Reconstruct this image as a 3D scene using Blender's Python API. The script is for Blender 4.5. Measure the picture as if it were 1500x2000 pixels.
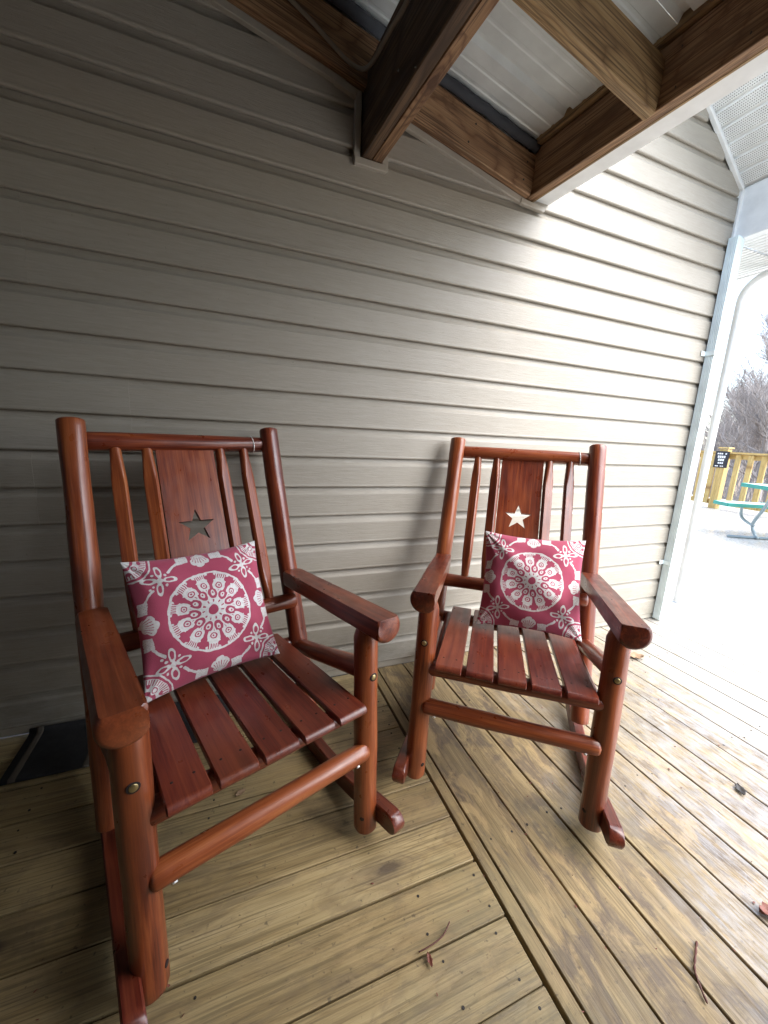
import bpy, bmesh, math, random
import numpy as np
from mathutils import Vector, Matrix, noise as mnoise
random.seed(7)
rad = math.radians
S = bpy.context.scene
for o in list(bpy.data.objects):
    bpy.data.objects.remove(o)

# ------------------------------------------------------------------ camera
cd = bpy.data.cameras.new("camera"); cam = bpy.data.objects.new("camera", cd)
S.collection.objects.link(cam); S.camera = cam
cd.sensor_fit = 'HORIZONTAL'; cd.sensor_width = 36; cd.lens = 749.52 / 1500 * 36
cd.clip_start = 0.02; cd.clip_end = 600
RCM = [[0.931365, -0.026528, 0.363118], [-0.360778, -0.201384, 0.91065], [0.048969, -0.979153, -0.197132]]
cam.matrix_world = Matrix(((RCM[0][0], -RCM[0][1], -RCM[0][2], -0.30864),
                           (RCM[1][0], -RCM[1][1], -RCM[1][2], -1.63100),
                           (RCM[2][0], -RCM[2][1], -RCM[2][2], 1.16054), (0, 0, 0, 1)))

# ------------------------------------------------------------------ light
W = bpy.data.worlds.new("World"); S.world = W; W.use_nodes = True
wn = W.node_tree.nodes; wl = W.node_tree.links; wn.clear()
SUN_EL, SUN_AZ = rad(52), rad(-52)          # azimuth from +x, towards -y
sky = wn.new('ShaderNodeTexSky'); sky.sky_type = 'NISHITA'; sky.sun_disc = False
sky.sun_elevation = SUN_EL; sky.sun_rotation = rad(90) - SUN_AZ
sky.air_density = 1.0; sky.dust_density = 2.0; sky.ozone_density = 1.0
hs = wn.new('ShaderNodeHueSaturation'); hs.inputs['Saturation'].default_value = 0.85
bg = wn.new('ShaderNodeBackground'); bg.inputs['Strength'].default_value = 0.10
wo = wn.new('ShaderNodeOutputWorld')
wl.new(sky.outputs[0], hs.inputs['Color']); wl.new(hs.outputs[0], bg.inputs['Color']); wl.new(bg.outputs[0], wo.inputs['Surface'])
sd = bpy.data.lights.new("sun", 'SUN'); sd.energy = 1.5; sd.angle = rad(80); sd.color = (1.0, .995, .985)
so = bpy.data.objects.new("sun", sd); S.collection.objects.link(so)
sdir = Vector((math.cos(SUN_EL) * math.cos(SUN_AZ), math.cos(SUN_EL) * math.sin(SUN_AZ), math.sin(SUN_EL)))
so.rotation_euler = (-sdir).to_track_quat('-Z', 'Y').to_euler(); so.location = sdir * 50
S.view_settings.view_transform = 'Standard'; S.view_settings.look = 'None'
S.view_settings.gamma = 1; S.view_settings.use_curve_mapping = False
S.view_settings.exposure = 2.68
S.render.engine = 'CYCLES'
S.cycles.max_bounces = 8; S.cycles.diffuse_bounces = 5; S.cycles.glossy_bounces = 4
S.cycles.use_denoising = True; S.cycles.sample_clamp_indirect = 8

# ------------------------------------------------------------------ node helpers
class NT:
    def __init__(s, name):
        s.m = bpy.data.materials.new(name); s.m.use_nodes = True
        s.t = s.m.node_tree; s.n = s.t.nodes; s.l = s.t.links
        s.p = s.n['Principled BSDF']
    def new(s, ty, **kw):
        n = s.n.new(ty)
        for k, v in kw.items(): setattr(n, k, v)
        return n
    def link(s, a, b): s.l.new(a, b)
    def setin(s, n, i, v):
        if hasattr(v, 'is_linked') or hasattr(v, 'links'): s.l.new(v, n.inputs[i])
        else: n.inputs[i].default_value = v
    def math(s, op, a, b=0.0, c=None, clamp=False):
        n = s.new('ShaderNodeMath', operation=op, use_clamp=clamp)
        s.setin(n, 0, a); s.setin(n, 1, b)
        if c is not None: s.setin(n, 2, c)
        return n.outputs[0]
    def vmul(s, v, k):
        n = s.new('ShaderNodeVectorMath', operation='MULTIPLY'); s.setin(n, 0, v); n.inputs[1].default_value = k
        return n.outputs[0]
    def vadd(s, v, k):
        n = s.new('ShaderNodeVectorMath', operation='ADD'); s.setin(n, 0, v); s.setin(n, 1, k)
        return n.outputs[0]
    def noise(s, v, scale, detail=4, rough=.55, dist=0.0):
        n = s.new('ShaderNodeTexNoise'); s.setin(n, 'Vector', v)
        n.inputs['Scale'].default_value = scale; n.inputs['Detail'].default_value = detail
        n.inputs['Roughness'].default_value = rough; n.inputs['Distortion'].default_value = dist
        return n.outputs['Fac']
    def ramp(s, f, stops, interp='LINEAR'):
        n = s.new('ShaderNodeValToRGB'); s.setin(n, 0, f); n.color_ramp.interpolation = interp
        e = n.color_ramp.elements
        while len(e) < len(stops): e.new(.5)
        for el, (p, c) in zip(e, stops):
            el.position = p; el.color = tuple(c) + (1,) if len(c) == 3 else c
        return n.outputs[0]
    def mapr(s, f, a, b, c=0.0, d=1.0):
        n = s.new('ShaderNodeMapRange'); s.setin(n, 0, f)
        for i, v in zip((1, 2, 3, 4), (a, b, c, d)): n.inputs[i].default_value = v
        return n.outputs[0]
    def mix(s, f, a, b, blend='MIX'):
        n = s.new('ShaderNodeMix', data_type='RGBA', blend_type=blend)
        s.setin(n, 0, f)
        for i, v in ((6, a), (7, b)):
            if hasattr(v, 'links'): s.l.new(v, n.inputs[i])
            else: n.inputs[i].default_value = tuple(v) + (1,)
        return n.outputs[2]
    def bump(s, h, strength, dist=.002):
        n = s.new('ShaderNodeBump'); n.inputs['Strength'].default_value = strength; n.inputs['Distance'].default_value = dist
        s.link(h, n.inputs['Height']); s.link(n.outputs[0], s.p.inputs['Normal']); return n
    def gc(s, rnd=13.0):
        a = s.new('ShaderNodeAttribute', attribute_name='gc')
        oi = s.new('ShaderNodeObjectInfo')
        c = s.new('ShaderNodeCombineXYZ')
        for i, k in enumerate((rnd, rnd * 1.7, rnd * .6)):
            s.link(s.math('MULTIPLY', oi.outputs['Random'], k), c.inputs[i])
        s.random = oi.outputs['Random']
        return s.vadd(a.outputs['Vector'], c.outputs[0])

def plain(name, col, rough=.5, metal=0, spec=.5):
    k = NT(name)
    tc = k.new('ShaderNodeTexCoord').outputs['Object']
    f = k.noise(tc, 9, 5)
    c = k.mix(k.mapr(f, .3, .7), [x * .88 for x in col], [min(1, x * 1.08) for x in col])
    k.link(c, k.p.inputs['Base Color'])
    k.link(k.mapr(k.noise(tc, 40, 3), .3, .7, max(.02, rough - .07), min(1, rough + .07)), k.p.inputs['Roughness'])
    k.p.inputs['Metallic'].default_value = metal; k.p.inputs['Specular IOR Level'].default_value = spec
    return k.m

def varnish(name, stops, lift=1.0):
    k = NT(name); g = k.gc()
    warp = k.noise(k.vmul(g, (1.2, 6, 6)), 2.0, 3)
    v2 = k.vadd(k.vmul(g, (1.0, 22, 22)), k.vmul(g, (0, 0, 0)))
    streak = k.mapr(k.noise(v2, 2.6, 6, .6, 1.2), .12, .88, .08, .92)
    fine = k.noise(k.vmul(g, (4, 160, 160)), 2.0, 3, .6)
    big = k.noise(k.vmul(g, (1.5, 3, 3)), 1.7, 3)
    f = k.math('ADD', k.math('MULTIPLY', streak, .62), k.math('MULTIPLY', warp, .38))
    f = k.math('ADD', f, k.math('MULTIPLY', k.math('SUBTRACT', fine, .5), .34))
    f = k.math('ADD', f, k.math('MULTIPLY', k.math('SUBTRACT', k.random, .5), .16))
    c = k.ramp(f, stops)
    # knots
    vo = k.new('ShaderNodeTexVoronoi'); k.link(k.vmul(g, (1.5, 7, 7)), vo.inputs['Vector']); vo.inputs['Scale'].default_value = 1.2
    kn = k.mapr(vo.outputs['Distance'], .05, .16, 1, 0)
    c = k.mix(k.math('MULTIPLY', kn, .75), c, (.045, .012, .008))
    c = k.mix(k.mapr(big, .45, .75, 0, .45), c, (.30 * lift, .085 * lift, .028 * lift))
    k.link(c, k.p.inputs['Base Color'])
    k.link(k.mapr(k.noise(k.vmul(g, (6, 9, 9)), 3, 4), .3, .7, .26, .44), k.p.inputs['Roughness'])
    k.p.inputs['Coat Weight'].default_value = .22; k.p.inputs['Coat Roughness'].default_value = .22
    k.p.inputs['Specular IOR Level'].default_value = .45
    k.bump(k.math('ADD', k.math('MULTIPLY', fine, .4), k.noise(k.vmul(g, (2, 18, 18)), 2, 4)), .25, .0015)
    return k.m

RED = varnish('red varnished wood', [(.34, (.052, .008, .0045)), (.46, (.11, .0185, .0075)), (.56, (.175, .035, .012)), (.70, (.25, .065, .021))])
REDL = varnish('orange brown varnished wood', [(.34, (.075, .0125, .005)), (.46, (.155, .032, .0095)), (.56, (.23, .056, .016)), (.70, (.33, .105, .032))], 1.1)
REDD = varnish('dark red varnished slats', [(.34, (.060, .0085, .0055)), (.46, (.105, .0165, .009)), (.58, (.15, .029, .0135)), (.74, (.21, .050, .021))], .30)

def lumber(name, stops, knotc, rough=.7, wet=False, stain=True, ringf=1.0, bumps=.5, ra=.12, sa=.5, la=1.0):
    k = NT(name); g = k.gc(31.0)
    geo = k.new('ShaderNodeNewGeometry').outputs['Position']
    # knots bend the grain
    vk = k.new('ShaderNodeTexVoronoi', voronoi_dimensions='2D'); k.link(k.vmul(g, (2.1, 5.6, 1)), vk.inputs['Vector']); vk.inputs['Scale'].default_value = 1.0
    sc_ = k.new('ShaderNodeSeparateColor'); k.link(vk.outputs['Color'], sc_.inputs[0])
    rough_edge = k.math('MULTIPLY', k.math('SUBTRACT', k.noise(k.vmul(g, (18, 40, 40)), 1.5, 4, .6), .5), .10)
    kd = k.math('ADD', k.math('ADD', vk.outputs['Distance'], k.math('MULTIPLY', k.math('LESS_THAN', sc_.outputs[0], .42), 1.0)), rough_edge)
    bend = k.mapr(kd, .0, .45, 1.0, 0.0)
    warp = k.noise(k.vmul(g, (1.0, 3.2, 3.2)), 1.4, 3, .5)
    sx = k.new('ShaderNodeSeparateXYZ'); k.link(g, sx.inputs[0])
    ph = k.math('ADD', k.math('MULTIPLY', sx.outputs[1], 95 * ringf), k.math('MULTIPLY', warp, 26))
    ph = k.math('ADD', ph, k.math('MULTIPLY', k.math('POWER', bend, 2.0), 16))
    ring = k.math('ABSOLUTE', k.math('SINE', ph))
    ring = k.math('POWER', ring, .6)
    fine = k.noise(k.vmul(g, (5, 170, 170)), 2.0, 4, .65)
    streak = k.noise(k.vmul(g, (.9, 20, 20)), 1.6, 5, .6, .6)
    f = k.math('ADD', k.math('MULTIPLY', ring, ra), k.math('MULTIPLY', streak, sa))
    f = k.math('ADD', f, k.math('MULTIPLY', fine, .30))
    f = k.math('ADD', f, .5 - .5 * (sa + .30) - .62 * ra)
    f = k.math('ADD', f, k.math('MULTIPLY', k.math('SUBTRACT', k.random, .5), .14))
    c = k.ramp(f, stops)
    ln = k.noise(k.vadd(k.vmul(g, (3.2, 210, 210)), (3, 5, 1)), 1.0, 3, .55, .3)
    c = k.mix(k.math('MULTIPLY', k.mapr(ln, .50, .62), .62 * la), c, [x * .45 for x in stops[1][1]])
    ln2 = k.noise(k.vadd(k.vmul(g, (2.0, 70, 70)), (9, 2, 1)), 1.0, 3, .55, .5)
    c = k.mix(k.math('MULTIPLY', k.mapr(ln2, .53, .63), .45 * la), c, [x * .6 for x in stops[1][1]])
    kn = k.mapr(kd, .045, .095, 1, 0)
    halo = k.mapr(kd, .07, .24, .5, 0)
    c = k.mix(halo, c, [x * 1.5 for x in knotc])
    c = k.mix(k.math('MULTIPLY', kn, .85), c, knotc)
    if stain:
        gw = k.vadd(k.vmul(g, (1, 1, 1)), (3.3, 1.1, 0))
        s1 = k.noise(geo, 1.6, 7, .66, .5); s2 = k.noise(k.vadd(geo, (7.1, 3.3, 1)), 5.5, 7, .68, .7)
        sg = k.noise(k.vmul(gw, (3.0, 8.5, 8.5)), 1.5, 7, .68, .9)
        # large dull weathering, brown water stains, honey coloured fresher wood, green tint of the treatment
        c = k.mix(k.mapr(s1, .47, .62, 0, .42), c, (.150, .120, .078))
        br = k.math('MULTIPLY', k.mapr(sg, .475, .545, 0, 1), k.mapr(s2, .40, .52))
        c = k.mix(k.math('MULTIPLY', br, .78 if wet else .30), c, (.105, .076, .052))
        fr = k.noise(k.vmul(k.vadd(g, (1.3, 8.8, 0)), (3.5, 8, 8)), 1.6, 6, .65, .6)
        c = k.mix(k.mapr(fr, .54, .62, 0, .55 if wet else .32), c, (.40, .285, .135))
        gn = k.noise(k.vadd(geo, (3.7, 9.3, 4)), 3.4, 5, .6)
        c = k.mix(k.mapr(gn, .54, .68, 0, .22), c, (.185, .175, .095))
        dt = k.noise(k.vadd(geo, (1.7, 2.3, 4)), 70, 3, .5)
        c = k.mix(k.mapr(dt, .66, .72, 0, .6), c, (.055, .04, .025))
        dt2 = k.noise(k.vadd(geo, (5.7, 2.9, 4)), 24, 4, .6)
        c = k.mix(k.mapr(dt2, .66, .74, 0, .55), c, (.07, .05, .03))
    r = k.mapr(k.noise(k.vmul(g, (3, 12, 12)), 2, 4), .3, .7, rough - .12, rough + .1)
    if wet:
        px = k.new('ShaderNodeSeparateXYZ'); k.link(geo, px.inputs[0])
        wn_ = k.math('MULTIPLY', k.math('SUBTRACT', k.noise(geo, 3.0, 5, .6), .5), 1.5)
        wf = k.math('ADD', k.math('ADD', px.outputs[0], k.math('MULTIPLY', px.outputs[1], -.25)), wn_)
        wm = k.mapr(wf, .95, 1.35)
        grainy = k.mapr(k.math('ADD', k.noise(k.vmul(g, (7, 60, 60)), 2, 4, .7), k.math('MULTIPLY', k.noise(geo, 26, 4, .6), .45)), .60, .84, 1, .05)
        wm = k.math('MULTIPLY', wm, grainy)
        c = k.mix(k.math('MULTIPLY', wm, .6), c, (.36, .34, .30)); c = k.mix(k.mapr(wf, 1.7, 3.0, 0, .85), c, (.55, .55, .53))  # pale grey sky glare painted into the colour of the outer boards
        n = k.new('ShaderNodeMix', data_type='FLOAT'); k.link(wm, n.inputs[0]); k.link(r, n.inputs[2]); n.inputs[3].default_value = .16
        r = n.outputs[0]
    if wet:
        k.link(k.math('MULTIPLY', wm, 1.0), k.p.inputs['Coat Weight']); k.p.inputs['Coat Roughness'].default_value = .16; k.p.inputs['Coat IOR'].default_value = 1.8
    k.link(c, k.p.inputs['Base Color']); k.link(r, k.p.inputs['Roughness'])
    h = k.math('ADD', k.math('MULTIPLY', fine, .6), k.math('MULTIPLY', ring, .3))
    h = k.math('ADD', h, k.math('MULTIPLY', k.noise(k.vmul(g, (3, 5, 5)), 3, 4), .7))
    k.bump(h, bumps, .0025)
    return k.m
DECKM = lumber('pressure treated deck pine', [(.32, (.20, .136, .058)), (.45, (.29, .208, .092)), (.57, (.365, .272, .128)), (.72, (.44, .34, .172))], (.085, .06, .035), .62)
DECKW = lumber('wet deck pine with painted glare', [(.32, (.16, .108, .048)), (.45, (.235, .167, .078)), (.57, (.305, .224, .108)), (.72, (.37, .285, .15))], (.075, .05, .03), .6, wet=True)
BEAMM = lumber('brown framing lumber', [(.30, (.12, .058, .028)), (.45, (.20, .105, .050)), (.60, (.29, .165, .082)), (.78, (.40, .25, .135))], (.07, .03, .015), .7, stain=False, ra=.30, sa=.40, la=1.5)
BEAMD = lumber('shade darkened framing lumber', [(.30, (.05, .026, .014)), (.45, (.09, .050, .025)), (.60, (.14, .082, .042)), (.78, (.20, .13, .07))], (.03, .015, .01), .7, stain=False, ra=.30, sa=.40, la=1.5)
BEAML = lumber('pale framing lumber', [(.30, (.14, .08, .034)), (.45, (.24, .15, .068)), (.60, (.34, .225, .105)), (.78, (.44, .32, .17))], (.10, .05, .02), .7, stain=False, ra=.30, sa=.40, la=1.5)
RAILM = lumber('yellow railing pine', [(.30, (.40, .25, .07)), (.50, (.55, .38, .13)), (.75, (.66, .50, .22))], (.22, .12, .04), .6, stain=False)

def siding_mat():
    k = NT('tan vinyl siding')
    geo = k.new('ShaderNodeNewGeometry').outputs['Position']
    oi = k.new('ShaderNodeObjectInfo').outputs['Random']
    cb = k.new('ShaderNodeCombineXYZ'); k.link(k.math('MULTIPLY', oi, 9), cb.inputs[0]); k.link(k.math('MULTIPLY', oi, 5), cb.inputs[2])
    g = k.vadd(geo, cb.outputs[0])
    gr = k.noise(k.vmul(g, (6, 10, 95)), 2.0, 5, .62, .8)
    fine = k.noise(k.vmul(g, (30, 30, 260)), 1.5, 3, .6)
    dirt = k.noise(geo, 1.6, 5, .6)
    c = k.mix(k.mapr(gr, .3, .72), (.284, .260, .216), (.332, .308, .262))
    c = k.mix(k.mapr(dirt, .42, .72, 0, .30), c, (.24, .208, .165))
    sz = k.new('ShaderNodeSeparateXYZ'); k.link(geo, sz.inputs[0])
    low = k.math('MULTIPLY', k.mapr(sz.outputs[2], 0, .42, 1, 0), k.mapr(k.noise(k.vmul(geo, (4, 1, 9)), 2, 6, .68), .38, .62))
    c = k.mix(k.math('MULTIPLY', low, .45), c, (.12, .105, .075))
    sp = k.noise(geo, 95, 2, .5)
    c = k.mix(k.mapr(sp, .72, .78, 0, .35), c, (.10, .085, .06))
    k.link(c, k.p.inputs['Base Color'])
    k.link(k.mapr(dirt, .3, .7, .36, .52), k.p.inputs['Roughness'])
    k.p.inputs['Specular IOR Level'].default_value = .45
    k.bump(k.math('ADD', gr, k.math('MULTIPLY', fine, .5)), .55, .0022)
    return k.m
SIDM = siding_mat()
TRIMM = plain('tan vinyl trim', (.36, .33, .275), .42)
WHITE = plain('white painted aluminium', (.74, .76, .76), .38)
SOFW = plain('white vinyl soffit', (.72, .74, .73), .45)
HOLE = plain('dark soffit opening', (.05, .05, .05), .9)
DOWN = plain('pale blue white downspout paint', (.74, .83, .83), .4)
ROOFM = plain('pale galvanised roofing', (.66, .71, .71), .45, .1)
FOAM = plain('dark blue grey foam closure', (.05, .055, .065), .9)
CORDM = plain('weathered tan cord', (.26, .225, .175), .9)
BRASS = plain('dull brass bolt', (.42, .33, .16), .35, .9)
DARKH = plain('shadowed hole wood', (.012, .005, .004), .8)
PLUG = plain('white plastic plug', (.72, .72, .70), .4)
MATM = plain('black rubber mat', (.012, .012, .013), .75)
MATS = plain('tan mat border stripe', (.085, .072, .055), .85)
GAPM = plain('dark sheet for shaded gaps', (.03, .025, .02), .95)
BARK = plain('grey brown bark', (.33, .30, .285), .9)
GREEN = plain('green plastic table edge', (.035, .30, .25), .45)
TTOP = plain('pale table boards', (.55, .58, .55), .55)
STEEL = plain('galvanised table frame', (.30, .36, .38), .4, .5)
SIGNB = plain('black sign face', (.015, .015, .022), .5)
SIGNW = plain('white sign lettering', (.8, .8, .8), .5)
LEAF = plain('dry red brown leaf', (.17, .05, .03), .6)
LEAF2 = plain('dry pale leaf', (.30, .20, .12), .65)
TWIG = plain('red brown twig', (.09, .028, .018), .7)
DARKW = plain('dark stained wood', (.035, .018, .012), .45)
SCREW = plain('dark screw head', (.02, .016, .012), .6)

# ------------------------------------------------------------------ object helpers
COL = S.collection
def link(name, me, mat=None, parent=None, smooth=False):
    o = bpy.data.objects.new(name, me); COL.objects.link(o)
    if mat is not None and len(me.materials) == 0: me.materials.append(mat)
    if parent is not None: o.parent = parent
    if smooth:
        me.shade_smooth() if smooth is True else None
        if smooth == 'auto':
            me.shade_smooth()
            me.set_sharp_from_angle(angle=rad(35))
    return o
def mesh(name, V, F, G=None):
    me = bpy.data.meshes.new(name); me.from_pydata([tuple(v) for v in V], [], F); me.validate(); me.update()
    if G is not None:
        a = me.attributes.new('gc', 'FLOAT_VECTOR', 'POINT')
        a.data.foreach_set('vector', np.array([tuple(g) for g in G], dtype=np.float32).ravel())
    return me
def thing(name, label, cat, loc=(0, 0, 0), rz=0, group=None):
    o = bpy.data.objects.new(name, None); COL.objects.link(o); o.empty_display_size = .1
    o.location = loc; o.rotation_euler = (0, 0, rz); o['label'] = label; o['category'] = cat
    if group: o['group'] = group
    return o
def tag(o, label, cat, group=None):
    o['label'] = label; o['category'] = cat
    if group: o['group'] = group
    return o
def frame_from(d):
    d = Vector(d).normalized()
    up = Vector((0, 0, 1)) if abs(d.z) < .9 else Vector((0, 1, 0))
    a = d.cross(up).normalized(); b = d.cross(a).normalized()
    return d, a, b

def log(name, p0, p1, r0, r1=None, mat=None, parent=None, seg=28, ends=.008, rings=10, wob=.0012, taper0=None, taper1=None, flat=None):
    """a turned log between two points with rounded ends, slight unevenness"""
    p0, p1 = Vector(p0), Vector(p1); r1 = r0 if r1 is None else r1
    L = (p1 - p0).length; d, a, b = frame_from(p1 - p0)
    st = [(0, r0 - ends), (ends * .35, r0 - ends * .35), (ends, r0)]
    if taper0: st = [(0, taper0 - .004), (.003, taper0), (.028, r0)]
    mg = min(.02, .1 * L)
    mid = [(ends + mg + (L - 2 * ends - 2 * mg) * i / rings, r0 + (r1 - r0) * i / rings) for i in range(rings + 1)]
    if taper0: mid[0] = (max(.03, mid[0][0]), mid[0][1])
    en = [(L - ends, r1), (L - ends * .35, r1 - ends * .35), (L, r1 - ends)]
    if taper1: en = [(L - .035, r1), (L - .003, taper1), (L, taper1 - .004)]; mid = [m for m in mid if m[0] < L - .04]
    P = st + mid + en
    V, F, G = [], [], []; off = Vector((random.random() * 50, random.random() * 50, 0))
    for (t, r) in P:
        for j in range(seg):
            th = 2 * math.pi * j / seg
            rr = r + wob * mnoise.noise(Vector((t * 7, math.cos(th) * 1.2, math.sin(th) * 1.2)) + off) * 2
            u, w = math.cos(th) * rr, math.sin(th) * rr
            if flat:                                     # planed flat facet
                for (ang, lim) in flat:
                    ca, sa = math.cos(ang), math.sin(ang); dd = u * ca + w * sa
                    if dd > lim: u -= (dd - lim) * ca; w -= (dd - lim) * sa
            V.append(p0 + d * t + a * u + b * w); G.append((t, u, w))
    n = len(P)
    for i in range(n - 1):
        for j in range(seg):
            k = (j + 1) % seg
            F.append((i * seg + j, i * seg + k, (i + 1) * seg + k, (i + 1) * seg + j))
    F.append(tuple(range(seg - 1, -1, -1))); F.append(tuple((n - 1) * seg + j for j in range(seg)))
    me = mesh(name, V, F, G)
    return link(name, me, mat, parent, 'auto')

def bar(name, p0, p1, w, h, mat, parent=None, bev=.002, side=None, n=2, sag=0.0, roll=0.0):
    """rectangular board from p0 to p1; w across (side direction), h up; centre line on p0-p1"""
    p0, p1 = Vector(p0), Vector(p1); L = (p1 - p0).length; d = (p1 - p0).normalized()
    if side is None:
        a = d.cross(Vector((0, 0, 1)));
        a = a.normalized() if a.length > .01 else Vector((1, 0, 0))
    else: a = Vector(side).normalized()
    b = a.cross(d).normalized()
    c = [(-w / 2 + bev, -h / 2), (w / 2 - bev, -h / 2), (w / 2, -h / 2 + bev), (w / 2, h / 2 - bev),
         (w / 2 - bev, h / 2), (-w / 2 + bev, h / 2), (-w / 2, h / 2 - bev), (-w / 2, -h / 2 + bev)]
    V, F, G = [], [], []
    ts = [0, bev] + [L * i / n for i in range(1, n)] + [L - bev, L]
    for ti, t in enumerate(ts):
        sc = bev if ti in (0, len(ts) - 1) else 0
        for (u, v) in c:
            uu = u - math.copysign(sc, u) if w > 3 * bev else u
            vv = v - math.copysign(sc, v) if h > 3 * bev else v
            V.append(p0 + d * t + a * uu + b * (vv + sag * math.sin(math.pi * t / L))); G.append((t, u, v))
    for i in range(len(ts) - 1):
        for j in range(8):
            k = (j + 1) % 8; F.append((i * 8 + j, i * 8 + k, (i + 1) * 8 + k, (i + 1) * 8 + j))
    F.append(tuple(range(7, -1, -1))); F.append(tuple((len(ts) - 1) * 8 + j for j in range(8)))
    me = mesh(name, V, F, G)
    bm = bmesh.new(); bm.from_mesh(me); bmesh.ops.recalc_face_normals(bm, faces=bm.faces); bm.to_mesh(me); bm.free()
    return link(name, me, mat, parent)

def tube(name, pts, r, mat, parent=None, seg=8, closed=False, smooth=True):
    V, F, G = [], [], []; n = len(pts); pts = [Vector(p) for p in pts]
    prev = None; L = 0
    for i, p in enumerate(pts):
        d = (pts[min(i + 1, n - 1)] - pts[max(i - 1, 0)]).normalized()
        if prev is None: _, a, b = frame_from(d)
        else:
            a = (prev - d * prev.dot(d)).normalized(); b = d.cross(a).normalized()
        prev = a
        rr = r[i] if isinstance(r, (list, tuple)) else r
        if i: L += (pts[i] - pts[i - 1]).length
        for j in range(seg):
            th = 2 * math.pi * j / seg; u, w = math.cos(th) * rr, math.sin(th) * rr
            V.append(p + a * u + b * w); G.append((L, u, w))
    for i in range(n - 1):
        for j in range(seg):
            k = (j + 1) % seg; F.append((i * seg + j, i * seg + k, (i + 1) * seg + k, (i + 1) * seg + j))
    F.append(tuple(range(seg - 1, -1, -1))); F.append(tuple((n - 1) * seg + j for j in range(seg)))
    return link(name, mesh(name, V, F, G), mat, parent, smooth)

def prism(name, poly, axis_o, ax, ay, az, t0, t1, mat, parent=None, smooth=False):
    """extrude a 2D polygon (in ax, ay) along az from t0 to t1"""
    o, ax, ay, az = Vector(axis_o), Vector(ax), Vector(ay), Vector(az); n = len(poly)
    V = [o + ax * p[0] + ay * p[1] + az * t for t in (t0, t1) for p in poly]
    G = [(t, p[0], p[1]) for t in (t0, t1) for p in poly]
    F = [(j, (j + 1) % n, n + (j + 1) % n, n + j) for j in range(n)] + [tuple(range(n - 1, -1, -1)), tuple(range(n, 2 * n))]
    me = mesh(name, V, F, G)
    bm = bmesh.new(); bm.from_mesh(me); bmesh.ops.recalc_face_normals(bm, faces=bm.faces); bm.to_mesh(me); bm.free()
    return link(name, me, mat, parent, smooth)

def strip(name, prof, o, ax, ay, az, t0, t1, mat, parent=None, n=1, thick=None, wavy=False):
    """open profile swept along az as a thin shell (given real thickness by Solidify)"""
    o, ax, ay, az = Vector(o), Vector(ax), Vector(ay), Vector(az); m = len(prof)
    V = []
    for i in range(n + 1):
        t = t0 + (t1 - t0) * i / n
        wv = .0016 * mnoise.noise(Vector((t * 1.3, o.z * 9.1, o.x * 3))) if wavy else 0
        V += [o + ax * (p[0] - abs(wv) * .8) + ay * (p[1] + wv) + az * t for p in prof]
    F = [(i * m + j, i * m + j + 1, (i + 1) * m + j + 1, (i + 1) * m + j) for i in range(n) for j in range(m - 1)]
    me = mesh(name, V, F)
    ob = link(name, me, mat, parent)
    if thick:
        md = ob.modifiers.new('solid', 'SOLIDIFY'); md.thickness = thick; md.offset = 1
    return ob

# ------------------------------------------------------------------ ground, sky side
def ground():
    k = NT('leaf litter ground'); geo = k.new('ShaderNodeNewGeometry').outputs['Position']
    a = k.noise(geo, 5, 8, .7); b = k.noise(geo, .25, 4)
    c = k.ramp(a, [(.3, (.07, .05, .035)), (.5, (.17, .125, .09)), (.7, (.30, .24, .19))])
    c = k.mix(k.mapr(b, .45, .7, 0, .5), c, (.16, .15, .11)); k.link(c, k.p.inputs['Base Color'])
    k.p.inputs['Roughness'].default_value = .95
    k.bump(a, .8, .05)
    V, F = [], []; N = 40
    for i in range(N + 1):
        for j in range(N + 1):
            x = -150 + 400 * i / N; y = -150 + 400 * j / N
            d = math.hypot(x, y); z = -1.1 + (0 if d < 14 else (.9 * mnoise.noise(Vector((x * .05, y * .05, 0)))))
            V.append((x, y, z))
    for i in range(N):
        for j in range(N): F.append((i * (N + 1) + j, (i + 1) * (N + 1) + j, (i + 1) * (N + 1) + j + 1, i * (N + 1) + j + 1))
    o = link('ground', mesh('ground', V, F), k.m); o['kind'] = 'structure'
ground()

# ------------------------------------------------------------------ deck
deck = bpy.data.objects.new('deck', None); COL.objects.link(deck); deck['kind'] = 'structure'
TH = .028
def deck_board(x0, y0, x1, y1, w, mat):
    L = math.hypot(x1 - x0, y1 - y0)
    dz = random.uniform(-.0012, .0012)
    o = bar('board', (x0, y0, -TH / 2 + dz), (x1, y1, -TH / 2 + dz), w, TH, mat, deck, bev=.0018, n=max(2, int(L / .6)))
    return o
PY = .1325
for k in range(-1, 34):
    yt = -.0075 - PY * k; yb = yt - PY
    if yb > -.05 and k >= 0: pass
    yc = (yt + yb) / 2
    if yc > 0: continue
    j = random.uniform(-.0015, .0015)
    deck_board(-3.2, yc + j, .296 + random.uniform(-.002, .001), yc + j, PY - .0045, DECKM)
deck_board(.324, -4.6, .324, -.004, .036, DECKM)                     # the narrow ripped strip
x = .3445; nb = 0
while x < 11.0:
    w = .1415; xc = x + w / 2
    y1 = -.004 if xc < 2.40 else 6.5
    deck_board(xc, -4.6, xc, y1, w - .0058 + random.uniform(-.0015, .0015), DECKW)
    x += w
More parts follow.
